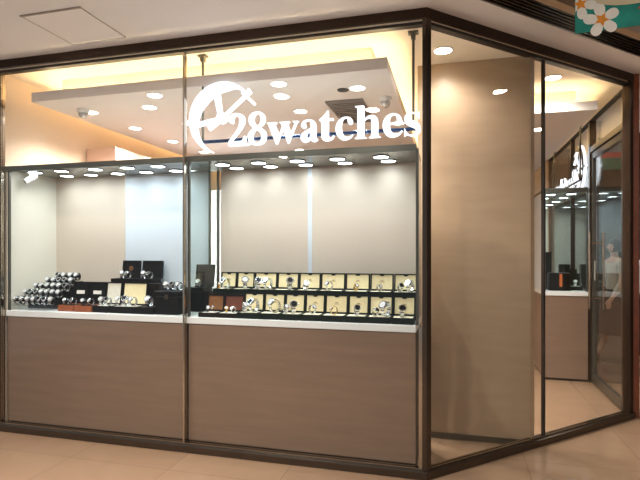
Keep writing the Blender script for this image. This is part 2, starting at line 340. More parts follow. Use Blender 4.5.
# ---------------------------------------------------------------- counters and show cases
def case_lights(spots, side):
    for (x, y, lab) in spots: puck(x, y, lab)
t = thing('display_counter', 'long white topped counter with washed wood front under both watch cases', 'counter', (-1.78, .3, 0))
mb = MB(); mb.box(-1.716, 1.72, -.27, .28, .955, 1.005); mb.build('countertop', 'counter', t, bevel=.004)
mb = MB(); mb.box(-1.700, -.012, -.262, -.24, .07, .955); mb.build('front_panel', 'wood', t)
mb = MB(); mb.box(.012, 1.715, -.262, -.24, .07, .955); mb.build('front_panel', 'wood', t)
mb = MB(); mb.box(-1.70, 1.715, -.238, .27, .0, .955); mb.build('carcass', 'black', t)
t = thing('show_case', 'glazed watch show case with grey lit canopy across the shopfront', 'show case', (-1.78, .3, 1.005))
mb = MB(); mb.box(-1.72, 1.72, -.265, .28, 1.195, 1.22); mb.build('canopy', 'soffit', t)
mb = MB(); mb.box(-1.72, 1.72, -.275, -.265, 1.178, 1.222); mb.build('canopy_beam', 'darksteel', t)
mb = MB(); mb.box(-1.72, -.95, .28, .295, 0, 1.22); mb.build('back_panel', 'beigepanel', t)
mb = MB(); mb.box(-.945, -.10, .28, .295, 0, 1.22); p = mb.build('back_panel', 'whitepanel', t); p['label'] = 'bluish white frosted back panel'
mb = MB(); mb.box(.012, .80, .28, .295, 0, 1.22); mb.build('back_panel', 'beigepanel', t)
mb = MB(); mb.box(.80, .835, .278, .297, 0, 1.22); p = mb.build('back_panel', 'whitepanel', t); p['label'] = 'narrow white strip between two beige back panels'
mb = MB(); mb.box(.835, 1.72, .28, .295, 0, 1.22); mb.build('back_panel', 'beigepanel', t)
mb = MB(); mb.box(-1.72, -1.708, -.26, .28, 0, 1.195); mb.build('end_panel', 'greypanel', t)
mb = MB(); mb.box(1.7135, 1.7185, -.22, .28, 0, 1.195); mb.build('end_panel', 'caseglass', t)
mb = MB(); mb.box(-.004, .004, -.245, .255, 0, 1.195); mb.build('divider_glass', 'caseglass', t)
for (x, y) in ((.01, -.255), (-.006, .266), (1.727, -.25), (-1.70, -.25), (-.03, -.255)):
    MB().box(x-.009, x+.009, y-.009, y+.009, 0, 1.195).build('upright', 'darksteel', t)
MB().box(-.10, -.088, .27, .295, 0, 1.195).build('upright', 'darksteel', t)

# case along the return front, end pane facing us
t = thing('display_counter', 'counter with washed wood end panel inside the shop beside the glass door', 'counter', (1.45, 2.97, 0))
MB().box(-.25, .225, -.01, 2.6, .99, 1.04).build('countertop', 'counter', t, bevel=.004)
MB().box(-.24, .225, .0, .02, .03, .99).build('end_panel', 'wood', t)
MB().box(-.24, -.22, .02, 2.6, .03, .99).build('side_panel', 'wood', t)
MB().box(-.22, .225, .02, 2.6, 0, .99).build('carcass', 'black', t)
t = thing('show_case', 'tall glazed show case seen end-on inside the shop beside the glass door', 'show case', (1.45, 2.97, 1.04))
MB().box(-.25, .225, .01, 2.6, 1.165, 1.20).build('canopy', 'soffit', t)
MB().box(-.25, .225, -.005, .01, 1.155, 1.205).build('canopy_beam', 'darksteel', t)
MB().box(-.25, -.24, .0, 2.6, 0, 1.165).build('back_panel', 'whitepanel', t)
MB().box(-.222, .21, .0, .006, 0, 1.165).build('end_glass', 'caseglass', t)
MB().box(-.23, .225, 2.58, 2.6, 0, 1.165).build('far_panel', 'greypanel', t)
for x in (-.231, .218): MB().box(x-.008, x+.008, -.002, .014, 0, 1.155).build('upright', 'darksteel', t)

t = thing('white_cupboard', 'tall white cupboard deep in the shop, seen through the gap between the cases', 'cupboard', (-2.4, 1.9, 0))
MB().box(-.45, .75, .02, .5, 0, 2.22).build('carcass', 'whitepanel', t)
for k in (0, 1, 2): MB().box(-.447+.4*k, -.053+.4*k, 0, .018, .08, 2.21).build('door', 'whitepanel', t)
# tall cabinet on the left wall
t = thing('tall_cabinet', 'tall pinkish wooden cabinet against the left wall reaching above the show case', 'cabinet', (-3.34, 1.02, 0))
MB().box(-.172, .172, .02, 1.5, 0, 2.575).build('carcass', 'cabwood', t)
MB().box(-.175, .175, 0, .02, .06, 2.578).build('front_panel', 'cabwood', t)

# ---------------------------------------------------------------- light fittings
def make_downlight(lens, r):
    t = thing('ceiling_downlight', '', 'downlight')
    MB().lathe([(r*1.14, 0), (r*1.12, -.006), (r, -.007), (r, -.002)], 28).build('trim_ring', 'whiteplastic', t, smooth=True)
    MB().lathe([(.001, -.0045), (r*.6, -.0048), (r, -.0042)], 28, cap=False).build('diffuser', lens, t, smooth=True)
    return t
first = None
CL = [(-2.17, .20, 'nearest the glass, left of the hanging sign'), (-1.10, .20, 'nearest the glass, above the first letters of the hanging sign'),
      (-3.02, .49, 'beside the left dome camera'), (-2.41, .49, 'second in the row level with the left dome camera'),
      (-1.18, .50, 'above the first letters of the sign, second back from the glass'), (-.54, .45, 'beside the small dark disc on the right half of the cloud'),
      (-2.99, 1.10, 'behind the left dome camera, above the tall cabinet'), (-1.16, .95, 'third back in the middle, just above the sign letters'),
      (-.52, 1.08, 'just behind the air grille'), (-2.95, 1.75, 'above the top of the tall cabinet, fourth back along the left edge'),
      (-2.20, 2.10, 'seen behind the lower left curve of the sign emblem'), (-1.68, 2.60, 'seen below the middle letters of the sign, deep in the shop'),
      (-.35, 1.60, 'deep in the shop near the right edge of the cloud'), (-2.90, 2.40, 'deepest along the left edge of the cloud')]
for i, (x, y, lab) in enumerate(CL):
    if first is None:
        first = make_downlight('lens', .058); o = first; o.location = (x, y, 2.78)
    else: o = dup(first, (x, y, 2.78))
    o['label'] = 'ceiling downlight ' + lab; o['group'] = 'downlights in the dropped ceiling'
    lamp('downlight_lamp', 'SPOT', (0, 0, -.02), CLOUD_W, WARM, o, spot_size=math.radians(140), spot_blend=.8, shadow_soft_size=.05)
rl = make_downlight('roomlens', .065)
for i, (x, y, z, lab) in enumerate([(.106, .49, 3.02, 'round lit downlight in the ceiling in front of the taupe wall'),
        (1.017, 1.34, 3.02, 'lit downlight in the cream ceiling before the small right-hand dropped ceiling'),
        (1.03, 2.23, 2.78, 'round lit downlight under the small dropped ceiling on the right')]):
    o = rl if i == 0 else dup(rl, (x, y, z))
    o.location = (x, y, z); o['label'] = lab
    lamp('downlight_lamp', 'SPOT', (0, 0, -.02), ROOM_W, WARM, o, spot_size=math.radians(150), spot_blend=.9, shadow_soft_size=.05)
# corridor downlights (one of them shows as a reflection in the angled pane)
ml = make_downlight('mallens', .075); i = 0
for (x, y, z, lab) in [(3.19, .737, 3.5, 'corridor downlight in the dark ceiling right of the shopfront'),
                       (-2.6, -4.6, 3.11, 'corridor downlight behind the viewer on the left'),
                       (2.2, -2.6, 3.5, 'corridor downlight behind the viewer on the right'), (-1.53, -1.46, 3.11, 'added fill downlight in front of the left window, overhead'), (-.706, -2.2, 3.11, 'added fill downlight overhead in front of the right window'), (-3.08, -1.48, 3.11, 'added fill downlight in front of the left end post, overhead'), (3.4, 4.6, 3.5, 'corridor downlight along the side of the shop')]:  # the three overhead ones are unseen, added to bounce floor light onto the ceiling
    o = ml if i == 0 else dup(ml, (x, y, z)); i += 1
    o.location = (x, y, z); o['label'] = lab
    lamp('downlight_lamp', 'AREA', (0, 0, -.010), MALL_W, MALL_COL, o, shape='DISK', size=.14, spread=math.radians(170 if z > 3.2 else 105))

pk = None
def puck(x, y, z, lab, group):
    global pk
    if pk is None:
        pk = thing('puck_light', lab, 'puck light', (x, y, z))
        MB().lathe([(.064, -.0005), (.063, -.006), (.056, -.007), (.055, -.004)], 20).build('housing', 'bronze', pk, smooth=True)
        MB().lathe([(.001, -.0062), (.055, -.0056)], 20, cap=False).build('lens', 'puck', pk, smooth=True)
        o = pk
    else: o = dup(pk, (x, y, z))
    o['label'] = lab; o['group'] = group
    lamp('puck_lamp', 'SPOT', (0, 0, -.012), PUCK_W, COOL, o, spot_size=math.radians(170), spot_blend=1.0, shadow_soft_size=.045)
for row, (y, xs) in enumerate(((.20, (-3.36, -3.08, -2.74, -2.43, -2.14)), (.44, (-3.24, -2.98, -2.70, -2.41, -2.12)))):
    for i, x in enumerate(xs):
        puck(x, y, 2.2, 'puck light under the left case canopy, %s from left in %s row' % (ORD[i], ('front', 'rear')[row]), 'puck lights of the left case')
for row, (y, xs) in enumerate(((.27, (-1.60, -1.29, -.975, -.66, -.33)), (.45, (-1.56, -1.26, -.96, -.64, -.30)))):
    for i, x in enumerate(xs):
        puck(x, y, 2.2, 'puck light under the right case canopy, %s from left in %s row' % (ORD[i], ('front', 'rear')[row]), 'puck lights of the right case')
for i, y in enumerate((3.25, 3.7, 4.2, 4.7, 5.2)):
    for j, x in enumerate((1.33, 1.56)):
        puck(x, y, 2.205, 'puck light in the case beside the door, %s back on the %s' % (ORD[i], ('left', 'right')[j]), 'puck lights of the case beside the door')

# dome cameras, grille, sensor discs
t = thing('dome_camera', 'white dome security camera under the left front of the dropped ceiling', 'security camera', (-3.03, .40, 2.78))
MB().lathe([(.052, 0), (.052, -.022), (.046, -.034), (.04, -.036)], 24).build('base', 'whiteplastic', t, smooth=True)
MB().lathe([(.04, -.036), (.038, -.055), (.028, -.074), (.012, -.084), (.001, -.086)], 24).build('dome', 'domeglass', t, smooth=True)
dup(t, (-.36, .76, 2.78), label='white dome security camera beside the air grille on the right of the dropped ceiling')
t = thing('ceiling_disc', 'small flat dark disc in the dropped ceiling left of the right-hand downlight', 'sensor', (-.66, .47, 2.78))
MB().lathe([(.045, 0), (.045, -.006), (.04, -.008)], 24).build('cover', 'ventdark', t, smooth=True)
dup(t, (-2.22, .95, 2.78), label='small flat dark disc in the left half of the dropped ceiling')
t = thing('air_grille', 'square slatted air grille in the dropped ceiling behind the sign letters', 'air grille', (-.71, 1.08, 2.78))
MB().box(-.14, .14, -.34, .34, -.006, 0).build('backing', 'ventdark', t)
mb = MB(); mb.box(-.16, .16, -.36, -.34, -.014, 0); mb.box(-.16, .16, .34, .36, -.014, 0); mb.box(-.16, -.14, -.34, .34, -.014, 0); mb.box(.14, .16, -.34, .34, -.014, 0)
mb.build('frame', 'ventmetal', t)
mb = MB()
for k in range(12): mb.box(-.14, .14, -.325+k*.056, -.298+k*.056, -.013, -.006)
mb.build('slats', 'ventmetal', t)
# slot diffuser in the corridor ceiling
t = thing('slot_diffuser', 'long dark slotted air diffuser in the corridor ceiling along the angled front', 'air diffuser', (0, 0, 3.11), math.radians(45))
MB().box(-6, 3.2, -.438, -.278, .062, .084).build('cavity', 'ventdark', t)
mb = MB()
for k in range(6): mb.box(-6, 3.2, -.438+k*.0295, -.426+k*.0295, .002, .06)
mb.build('slats', 'slatdark', t)
# access panel
t = thing('access_panel', 'square access panel with dark rim in the white corridor ceiling', 'access panel', (-2.425, -.385, 3.11))
MB().box(-.235, .235, -.235, .235, -.004, 0).build('panel', 'mallceil', t)
mb = MB(); mb.box(-.245, .245, -.245, -.232, -.008, 0); mb.box(-.240, .240, .235, .238, -.006, 0); mb.box(-.240, -.236, -.235, .235, -.006, 0); mb.box(.236, .240, -.235, .235, -.006, 0)
mb.build('rim', 'rim', t)
# bullet camera in the left case
t = thing('bullet_camera', 'white bullet security camera under the left end of the case canopy', 'security camera', (-3.42, .20, 2.2))
MB().box(-.022, .022, -.022, .022, -.012, -.001).build('mount', 'whiteplastic', t, bevel=.002)
dv = Vector((-.45, -.65, -.55)).normalized(); R = dv.to_track_quat('Z', 'Y').to_matrix().to_4x4()
R.translation = Vector((.01, .01, -.05))
mb = MB(); mb.tube([(0, 0, -.01), (.01, .01, -.05)], .007, 8); mb.build('bracket', 'whiteplastic', t, smooth=True)
MB().lathe([(.022, -.05), (.025, -.045), (.025, .05), (.029, .05), (.029, .062), (.024, .062)], 20, T=R).build('body', 'whiteplastic', t, smooth=True)
MB().lathe([(.024, .0625), (.012, .0635), (.001, .065)], 20, T=R).build('lens', 'lensblack', t, smooth=True)

# ---------------------------------------------------------------- the hanging sign
sg = thing('shop_sign', 'lit white letter sign with watch emblem hanging behind the front glass', 'sign', (-1.512, .085, 2.515))
SX, SZ = 1.512, -2.515
def glyph(ch, x0, x1, parent, base=-.219, sy=.51, depth=.03):
    cu = bpy.data.curves.new('glyph', 'CURVE'); cu.dimensions = '2D'; cu.fill_mode = 'BOTH'; cu.extrude = depth/2; cu.offset = -.0028
    pts = [p for sp in GLYPH[ch] for p in sp]; a = min(p[0] for p in pts); b = max(p[0] for p in pts)
    for sp in GLYPH[ch]:
        s = cu.splines.new('POLY'); s.points.add(len(sp)-1); s.use_cyclic_u = True
        for q, (x, y) in zip(s.points, sp): q.co = ((x-a)/(b-a)*(x1-x0), y/1000*sy, 0, 1)
    to = bpy.data.objects.new('glyph', cu); C.objects.link(to)
    me = bpy.data.meshes.new_from_object(to.evaluated_get(bpy.context.evaluated_depsgraph_get()))
    bpy.data.objects.remove(to); bpy.data.curves.remove(cu)
    me.transform(Matrix.Translation((x0, 0, base)) @ Matrix.Rotation(PI/2, 4, 'X'))
    me.materials.clear(); me.materials.append(M['letter']); me.materials.append(M['darksteel'])
    for p in me.polygons: p.material_index = 1 if p.normal.y > .5 else 0
    me.name = 'letter'
    o = bpy.data.objects.new('letter', me); C.objects.link(o); o.parent = parent
    o['label'] = 'lit character "%s"' % ch; return o
for ch, a, b in (('2', -1.458, -1.316), ('8', -1.300, -1.152), ('w', -1.150, -.903), ('a', -.889, -.756), ('t', -.749, -.634),
                 ('c', -.629, -.498), ('h', -.490, -.305), ('e', -.294, -.152), ('s', -.146, -.031)):
    glyph(ch, a+SX, b+SX, sg)
# emblem: crescent rim, hub, spokes, two hands, tick
VERT = Matrix.Rotation(PI/2, 4, 'X')      # plan polygon -> upright, depth along y
mb = MB(VERT)
def th(a):
    pts = [(40, .010), (60, .026), (80, .068), (110, .094), (140, .10), (165, .084), (190, .064), (210, .044), (235, .022), (254, .008)]
    for (p, q), (r, s) in zip(pts, pts[1:]):
        if p <= a <= r: return q+(s-q)*(a-p)/(r-p)
    return .01
n = 44; ring = []
HOLES = [(math.radians(150), .185, .052), (math.radians(88), .150, .05)]
for i in range(n+1):
    a = 42+(254-42)*i/n; ro = .272; ri = ro-th(a); c, s = math.cos(math.radians(a)), math.sin(math.radians(a))
    ring.append(((ro*c, ro*s), (ri*c, ri*s)))
for (o0, i0), (o1, i1) in zip(ring, ring[1:]): mb.prism([o0, o1, i1, i0], -.015, .015)
def bar(x0, y0, x1, y1, w0, w1=None):
    w1 = w0 if w1 is None else w1
    d = Vector((x1-x0, y1-y0)).normalized(); q = Vector((-d.y, d.x))
    mb.prism([(x0+q.x*w0, y0+q.y*w0), (x0-q.x*w0, y0-q.y*w0), (x1-q.x*w1, y1-q.y*w1), (x1+q.x*w1, y1+q.y*w1)], -.014, .014)
bar(-.015, .03, -.045, .20, .017, .024)          # spoke up to the rim
bar(-.03, -.005, -.21, -.04, .012, .018)       # spoke to the left
bar(0, 0, .235, .185, .009, .011)               # long hand
bar(.165, .180, .265, .085, .010)               # its cross tip
bar(.195, .16, .222, .205, .006)
bar(0, -.005, -.112, -.072, .014, .021)         # short hand
bar(-.26, -.02, -.335, -.022, .024, .003)       # tick on the left
for i in range(20):
    a, b = 2*PI*i/20, 2*PI*(i+1)/20
    mb.prism([(.042*math.cos(a), .042*math.sin(a)), (.042*math.cos(b), .042*math.sin(b)), (.018*math.cos(b), .018*math.sin(b)), (.018*math.cos(a), .018*math.sin(a))], -.02, .02)
em = mb.build('emblem', 'letter', sg); em.data.materials.append(M['darksteel'])
for p in em.data.polygons: p.material_index = 1 if p.normal.y > .5 else 0
mb = MB(); mb.tube([(-.22, .03, -.165), (1.47, .03, -.165)], .013, 10); mb.build('rail', 'rail', sg, smooth=True)
for x in (-.178, 1.427):
    mb = MB(); mb.tube([(x, .03, -.165), (x, .03, .505)], .0095, 10); mb.build('rod', 'darksteel', sg, smooth=True)
    mb = MB(); mb.box(x-.035, x+.035, .005, .055, .492, .505); mb.box(x-.015, x+.015, .012, .048, .455, .492); mb.build('bracket', 'darksteel', sg)
dup(sg, (1.655, 3.28, 2.515), PI/2, label='lit white sign seen edge-on from inside, above the case beside the door')

# ---------------------------------------------------------------- watches
def make_watch(case, band_, dial, name):
    t = thing('wrist_watch', name, 'watch')
    mb = MB(); n = 22; ry, rz, cz = .027, .033, .0362
    for i in range(n):
        a = 2*PI*(i+.5)/n; p = Vector((0, ry*math.cos(a), cz+rz*math.sin(a)))
        tg = Vector((0, -ry*math.sin(a), rz*math.cos(a))).normalized(); nm = Vector((0, tg.z, -tg.y))
        T = Matrix((( 1, 0, 0, p.x), (0, tg.y, nm.y, p.y), (0, tg.z, nm.z, p.z), (0, 0, 0, 1)))
        mb.box(-.0108, .0108, -.0038, .0038, -.0016, .0016, T)
    mb.build('bracelet', band_, t)
    R = Matrix.Translation((0, -.0215, .0557)) @ rx(56)
    MB().lathe([(.020, -.004), (.0225, -.002), (.0225, .004), (.0205, .0065), (.0148, .0066)], 20, T=R).build('case', case, t, smooth=True)
    MB().lathe([(.001, .0068), (.0150, .0067)], 20, T=R, cap=False).build('dial', dial, t)
    mb = MB(R); mb.tube([(.022, 0, 0), (.0265, 0, 0)], .0028, 8); mb.build('crown', case, t, smooth=True)
    return t
W = [make_watch('silver', 'silver', 'dialw', ''), make_watch('silver', 'silver', 'dialk', ''), make_watch('silver', 'strap', 'dialw', ''),
     make_watch('gold', 'gold', 'dialw', '')]
WN = ['white-dial silver watch', 'black-dial silver watch', 'white-dial watch on black strap', 'white-dial gold watch']
used = set()
def watch(k, x, y, z, where, group, rz=0, s=1.0):
    if k in used: o = dup(W[k], (x, y, z), rz, scale=s)
    else:
        used.add(k); o = W[k]; o.location = (x, y, z); o.rotation_euler = (0, 0, rz); o.scale = (s,)*3
    o['label'] = WN[k] + ' ' + where; o['group'] = group

# ---------------------------------------------------------------- watch boxes
def watch_box(name, label, group, x, y, z, wd, dp, bh, lh, shell, lining, cushion, lid=True, tilt=8, clasp=True, cat='watch box', rz=0):
    t = thing(name, label, cat, (x, y, z), rz, group); h = wd/2; e = .008
    mb = MB(); mb.box(-h, h, -dp/2, dp/2, 0, .008); mb.box(-h, h, -dp/2, -dp/2+e, .008, bh); mb.box(-h, h, dp/2-e, dp/2, .008, bh)
    mb.box(-h, -h+e, -dp/2+e, dp/2-e, .008, bh); mb.box(h-e, h, -dp/2+e, dp/2-e, .008, bh)
    mb.build('base', shell, t, bevel=.002)
    MB().box(-h+e, h-e, -dp/2+e, dp/2-e, .008, bh-.004).build('cushion', cushion, t, bevel=.003)
    if lid:
        T = Matrix.Translation((0, dp/2-.002, bh)) @ rx(-tilt)
        f = .009
        mb = MB(T); mb.box(-h, h, .010, .028, 0, lh); mb.box(-h, h, 0, .010, 0, f); mb.box(-h, h, 0, .010, lh-f, lh); mb.box(-h, -h+f, 0, .010, f, lh-f); mb.box(h-f, h, 0, .010, f, lh-f)
        l = mb.build('lid', shell, t)
        MB(T).box(-h+f, h-f, .006, .010, f, lh-f).build('lid_lining', lining, l)
        if clasp:
            mb = MB(T)
            mb.prism([(.018*math.cos(PI+PI*i/10), .010*math.sin(PI+PI*i/10)) for i in range(11)], -.010, -.003, T=Matrix.Translation((0, 0, lh-f+.001)) @ VERT.inverted() @ Matrix.Scale(-1, 4, (0, 0, 1)) if False else Matrix.Translation((0, -.004, lh-f)) @ VERT)
            mb.build('clasp', shell, l)
            mb = MB(T); mb.box(-.012, .012, .0045, .006, lh*.55, lh*.58); mb.box(-.02, .02, .0045, .006, lh*.49, lh*.505); mb.build('lining_print', 'bronzeemblem', l)
    return t
CT = 1.005
fx = [-1.700, -1.553, -1.384, -1.219, -1.049, -.891, -.737, -.563, -.408, -.235, -.075]
for i in range(10):
    a, b = fx[i]+.003, fx[i+1]-.003
    if i < 2:
        watch_box('watch_box', ('open dark box with brown lined lid, leftmost of the front row', 'open dark box with reddish brown lid, second in the front row')[i], 'open watch boxes in the front row',
                  (a+b)/2, .125, CT, b-a, .145, .035, .125, 'darkbrown', ('brownlining', 'redbrownlining')[i], 'creamwhite', clasp=False)
    else:
        watch_box('watch_box', 'open green box with cream lining, %s of eight in the front row' % ORD[i-2], 'open watch boxes in the front row',
                  (a+b)/2, .125, CT, b-a, .145, .045, .135, 'gbox', 'cream', 'cushion')
t = tag(MB().box(-1.71, -.072, .275, .53, CT, 1.165).build('display_riser', 'blackbox', bevel=.003), 'long black riser block carrying the rear row of watch boxes', 'riser')
rxs = [-1.722, -1.551, -1.393, -1.196, -1.011, -.831, -.632, -.438, -.256, -.075]
for i in range(9):
    a, b = rxs[i]+.003, rxs[i+1]-.003
    if i == 0: a += .025
    watch_box('watch_box', 'open green box with cream lining, %s from left on the black riser' % ORD[i], 'open watch boxes in the rear row',
              (a+b)/2, .355, 1.165, b-a, .145, .042, .128, 'gbox', 'cream', 'cushion')
def fw(i, k, dx=0, rz=0, s=1.0, dy=0, note=''):
    nm = 'in the %s' % (('leftmost brown lined box, front row', 'reddish brown box, front row')[i] if i < 2 else '%s cream lined box, front row' % ORD[i-2])
    watch(k, (fx[i]+fx[i+1])/2+dx, .125+dy, CT+(.031 if i < 2 else .041), nm+note, 'watches in the front row boxes', rz*2.4, s*1.12*1.0)
fw(0, 2, -.03, .3, .62, note=', left one'); fw(0, 0, .03, -.4, .62, note=', right one'); fw(1, 3, -.03, .2, .62, note=', left one'); fw(1, 0, .03, -.2, .62, note=', right one')
for i, k, dx, rz, s in ((2, 1, .03, -.2, 1.3), (3, 0, .03, -.3, 1.3), (4, 1, .01, .2, 1.15), (5, 0, 0, .5, .85), (6, 3, 0, -.4, .8), (7, 1, .0, .2, .95), (8, 0, .045, -.2, 1.35), (9, 1, -.01, .1, 1.05)):
    fw(i, k, dx, rz, s)
fw(2, 0, -.045, .3, .9, note=', smaller left one'); fw(4, 0, -.05, .3, .85, note=', smaller left one')
fw(8, 1, -.03, .4, .75, note=', smaller left one')
def rw(i, k, dx=0, rz=0, s=1.0, note=''):
    watch(k, (rxs[i]+rxs[i+1])/2+dx, .35, 1.165+.038, 'in the %s box on the long black riser' % ORD[i]+note, 'watches in the rear row boxes', rz*2.4, s*1.12)
for i, k, dx, rz, s in ((0, 1, .025, -.2, 1.1), (1, 0, .03, .2, 1.2), (2, 0, .05, -.2, 1.15), (3, 1, .04, .2, 1.2), (4, 0, -.01, .3, .9), (5, 0, -.01, -.3, .9), (6, 3, .0, .3, .7), (7, 0, -.01, .4, .65), (8, 0, .040, -.2, 1.1)):
    rw(i, k, dx, rz, s)
rw(2, 1, -.04, .3, 1.15, ', left one'); rw(8, 1, -.035, .3, .8, ', smaller left one'); rw(0, 3, -.035, .3, .6, ', smaller left one')

# left case: wooden trays with black lids, black boxes, tall dark cases
for i, (a, b) in enumerate(((-3.02, -2.865), (-2.855, -2.69))):
    t = watch_box('watch_box', ('open wooden box with black lid and white card, left one of two', 'open wooden box with black lid and white card, right one of two')[i], 'wooden watch boxes',
              (a+b)/2, .17, CT, b-a, .16, .05, .19, 'traywood', 'blackbox', 'blackbox', clasp=False)
    [c for c in t.children if c.name.startswith('lid')][0].data.materials[0] = M['blackbox']
    T = Matrix.Translation((0, .078, .05)) @ rx(-8)
    l = [c for c in t.children if c.name.startswith('lid')][0]
    MB(T).box(-.04, .04, .004, .006, .085, .115).build('lid_card', 'card', l)
for i, (x, k) in enumerate(((-2.985, 0), (-2.91, 1), (-2.81, 2), (-2.735, 0))):
    watch(k, x, .145, CT+.046, 'in the wooden boxes, %s from left of four' % ORD[i], 'watches in the wooden boxes', random.uniform(-.5, .5), .85)
for i, (a, b, ln, lab) in enumerate(((-2.68, -2.53, 'creamwhite', 'open black watch box with greyish white lid in the left case'), (-2.515, -2.285, 'cream', 'wide open black watch box with cream lid in the left case'))):
    watch_box('watch_box', lab, 'black watch boxes with pale lids', (a+b)/2, .17, CT, b-a, .16, .055, .185, 'blackbox', ln, 'creamwhite', clasp=False)
watch_box('watch_tray', 'low black lidless watch tray between cream lid box and tall dark case', None, -2.195, .17, CT, .165, .16, .055, 0, 'blackbox', 'blackbox', 'darkbrown', lid=False, cat='watch tray')
for (x, k, lab, s) in ((-2.63, 0, 'in the black box with greyish white lid, on its left', .9), (-2.57, 1, 'in the black box with greyish white lid, on its right', .9),
                    (-2.46, 0, 'in the cream lid black box, leftmost of three', 1), (-2.40, 1, 'in the cream lid black box, middle of three', 1.05), (-2.335, 0, 'in the cream lid black box, rightmost of three', .95), (-2.185, 0, 'alone on the low black tray', 1.1)):
    watch(k, x, .15, CT+.051, lab, 'watches in the black boxes', random.uniform(-.4, .4), s*1.15)
tag(MB().box(-2.74, -2.20, .31, .55, CT, 1.235).build('display_riser', 'darkbrown', bevel=.003), 'dark brown riser block behind the pale lidded boxes', 'riser')
for i, (a, b) in enumerate(((-2.70, -2.525), (-2.495, -2.30))):
    t = watch_box('watch_box', ('open black box with round emblem in its lid on the dark riser', 'open black box with plain black lid on the dark riser')[i], 'black lid boxes on the dark riser',
              (a+b)/2, .42, 1.235, b-a, .15, .035, .155, 'blackbox', 'blackbox', 'blackbox', clasp=False)
    if i == 0:
        T = Matrix.Translation((0, .073, .035)) @ rx(-8); l = [c for c in t.children if c.name.startswith('lid')][0]
        MB(T @ Matrix.Translation((0, .006, .085)) @ VERT).lathe([(.022, 0), (.022, .002), (.014, .003)], 18).build('lid_emblem', 'bronzeemblem', l)
    watch((0, 0)[i], (a+b)/2-.01, .40, 1.235+.031, 'before the %s black lid on the dark riser' % ('left', 'right')[i], 'watches on the dark riser', .3, 1.0)
    watch((1, 1)[i], (a+b)/2+.05, .40, 1.235+.031, 'right of the white-dial one in %s box, dark riser' % ('left', 'right')[i], 'watches on the dark riser', -.3, .9)
t = thing('leather_case', 'tall closed black leather case at the right end of the left watch case', 'leather case', (-2.0, .215, CT))
MB().box(-.105, .105, -.11, .08, 0, .14).build('body', 'blackbox', t, bevel=.006)
MB().box(-.108, .108, -.113, .083, .143, .185).build('lid', 'blackbox', t, bevel=.006)
MB().box(-.10, .10, -.10, .075, .14, .143).build('seam', 'black', t)
MB().box(-.018, .018, -.119, -.113, .12, .16).build('clasp', 'bronze', t, bevel=.002)
for i, (x, k) in enumerate(((-2.06, 0), (-2.005, 1), (-1.945, 0))):
    watch(k, x, .20, CT+.185, 'on top of the tall black leather case, %s from left' % ORD[i], 'watches on the leather case', .2-.2*i, 1.0)
t = watch_box('watch_box', 'open black box with tall grey lid beside the glass divider, on a black stand', None, -1.885, .42, 1.17, .165, .15, .035, .19, 'blackbox', 'darkbrown', 'blackbox', clasp=False)
tag(MB().box(-1.975, -1.80, .335, .52, CT, 1.17).build('display_riser', 'blackbox', bevel=.003), 'small black stand under the box beside the glass divider', 'riser')
watch(0, -1.885, .40, 1.17+.031, 'in the tall lid box beside the glass divider', 'watches beside the divider', .2, 1.0)

# clear stepped stand with the heap of watches
t = thing('acrylic_stand', 'clear stepped stand under the heap of watches at the far left', 'display stand', (-3.25, .3, CT))
steps = [(.10, .045, -.222, .19), (.18, .10, -.20, .19), (.26, .15, -.17, .19), (.34, .195, -.12, .18), (.42, .235, -.08, .17)]
for (y, z, a, b) in steps:
    MB().box(a, b, y-.3-.038, y-.3+.038, z-.006, z).build('shelf', 'acrylic', t)
    mb = MB(); mb.tube([(a+.004, y-.3, z+.039), (b-.004, y-.3, z+.039)], .015, 12); mb.build('display_roll', 'blackbox', t, smooth=True)
    MB().box(a, b, y-.3+.032, y-.3+.038, 0, z-.006).build('riser_panel', 'acrylic' if y < .15 else 'blackbox', t)
rows = ('bottom', 'second', 'middle', 'fourth', 'top')
for r, (y, z, a, b) in enumerate(steps):
    n = max(3, int((b-a)/.0555)); 
    for i in range(n):
        x = -3.25+a+.025+(b-a-.05)*i/(n-1)
        watch((0, 1, 0, 2, 0, 1, 0)[(i*3+r*2) % 7], x, y-.001+random.uniform(-.002, .002), CT+z, 'in the far left heap, %s from left on %s step' % (ORD[i], rows[r]), 'watches heaped on the clear stand', random.uniform(-.12, .12), random.uniform(1.0, 1.04))

# contents of the case beside the door
t = thing('gift_box', 'black box with orange band in the case beside the door', 'box', (1.41, 3.16, 1.04))
MB().box(-.125, .11, -.08, .09, 0, .21).build('body', 'blackbox', t, bevel=.004)
MB().box(-.014, .014, -.083, -.08, .05, .20).build('band', 'orange', t)
t = thing('box_lid', 'upright narrow black lid behind the orange banded box', 'box', (1.33, 3.34, 1.04))
MB().box(-.05, .02, -.012, .012, 0, .46).build('panel', 'blackbox', t); MB().box(-.08, .06, -.03, .05, 0, .012).build('foot', 'blackbox', t)
for i, (x, y, z) in enumerate(((1.60, 3.25, 1.04), (1.62, 3.48, 1.04), (1.60, 3.75, 1.04))):
    watch_box('watch_box', 'open dark green watch box beside the glass door, %s from the end glass' % ORD[i], 'watch boxes in the case beside the door', x, y, z+.0, .14, .14, .05, .15+.05*i, 'gbox', 'gbox', 'cushion', clasp=False)
    watch((0, 1, 0)[i], x, y, z+.046, 'in the %s green box beside the glass door' % ORD[i], 'watches in the case beside the door', 0, 1.1)

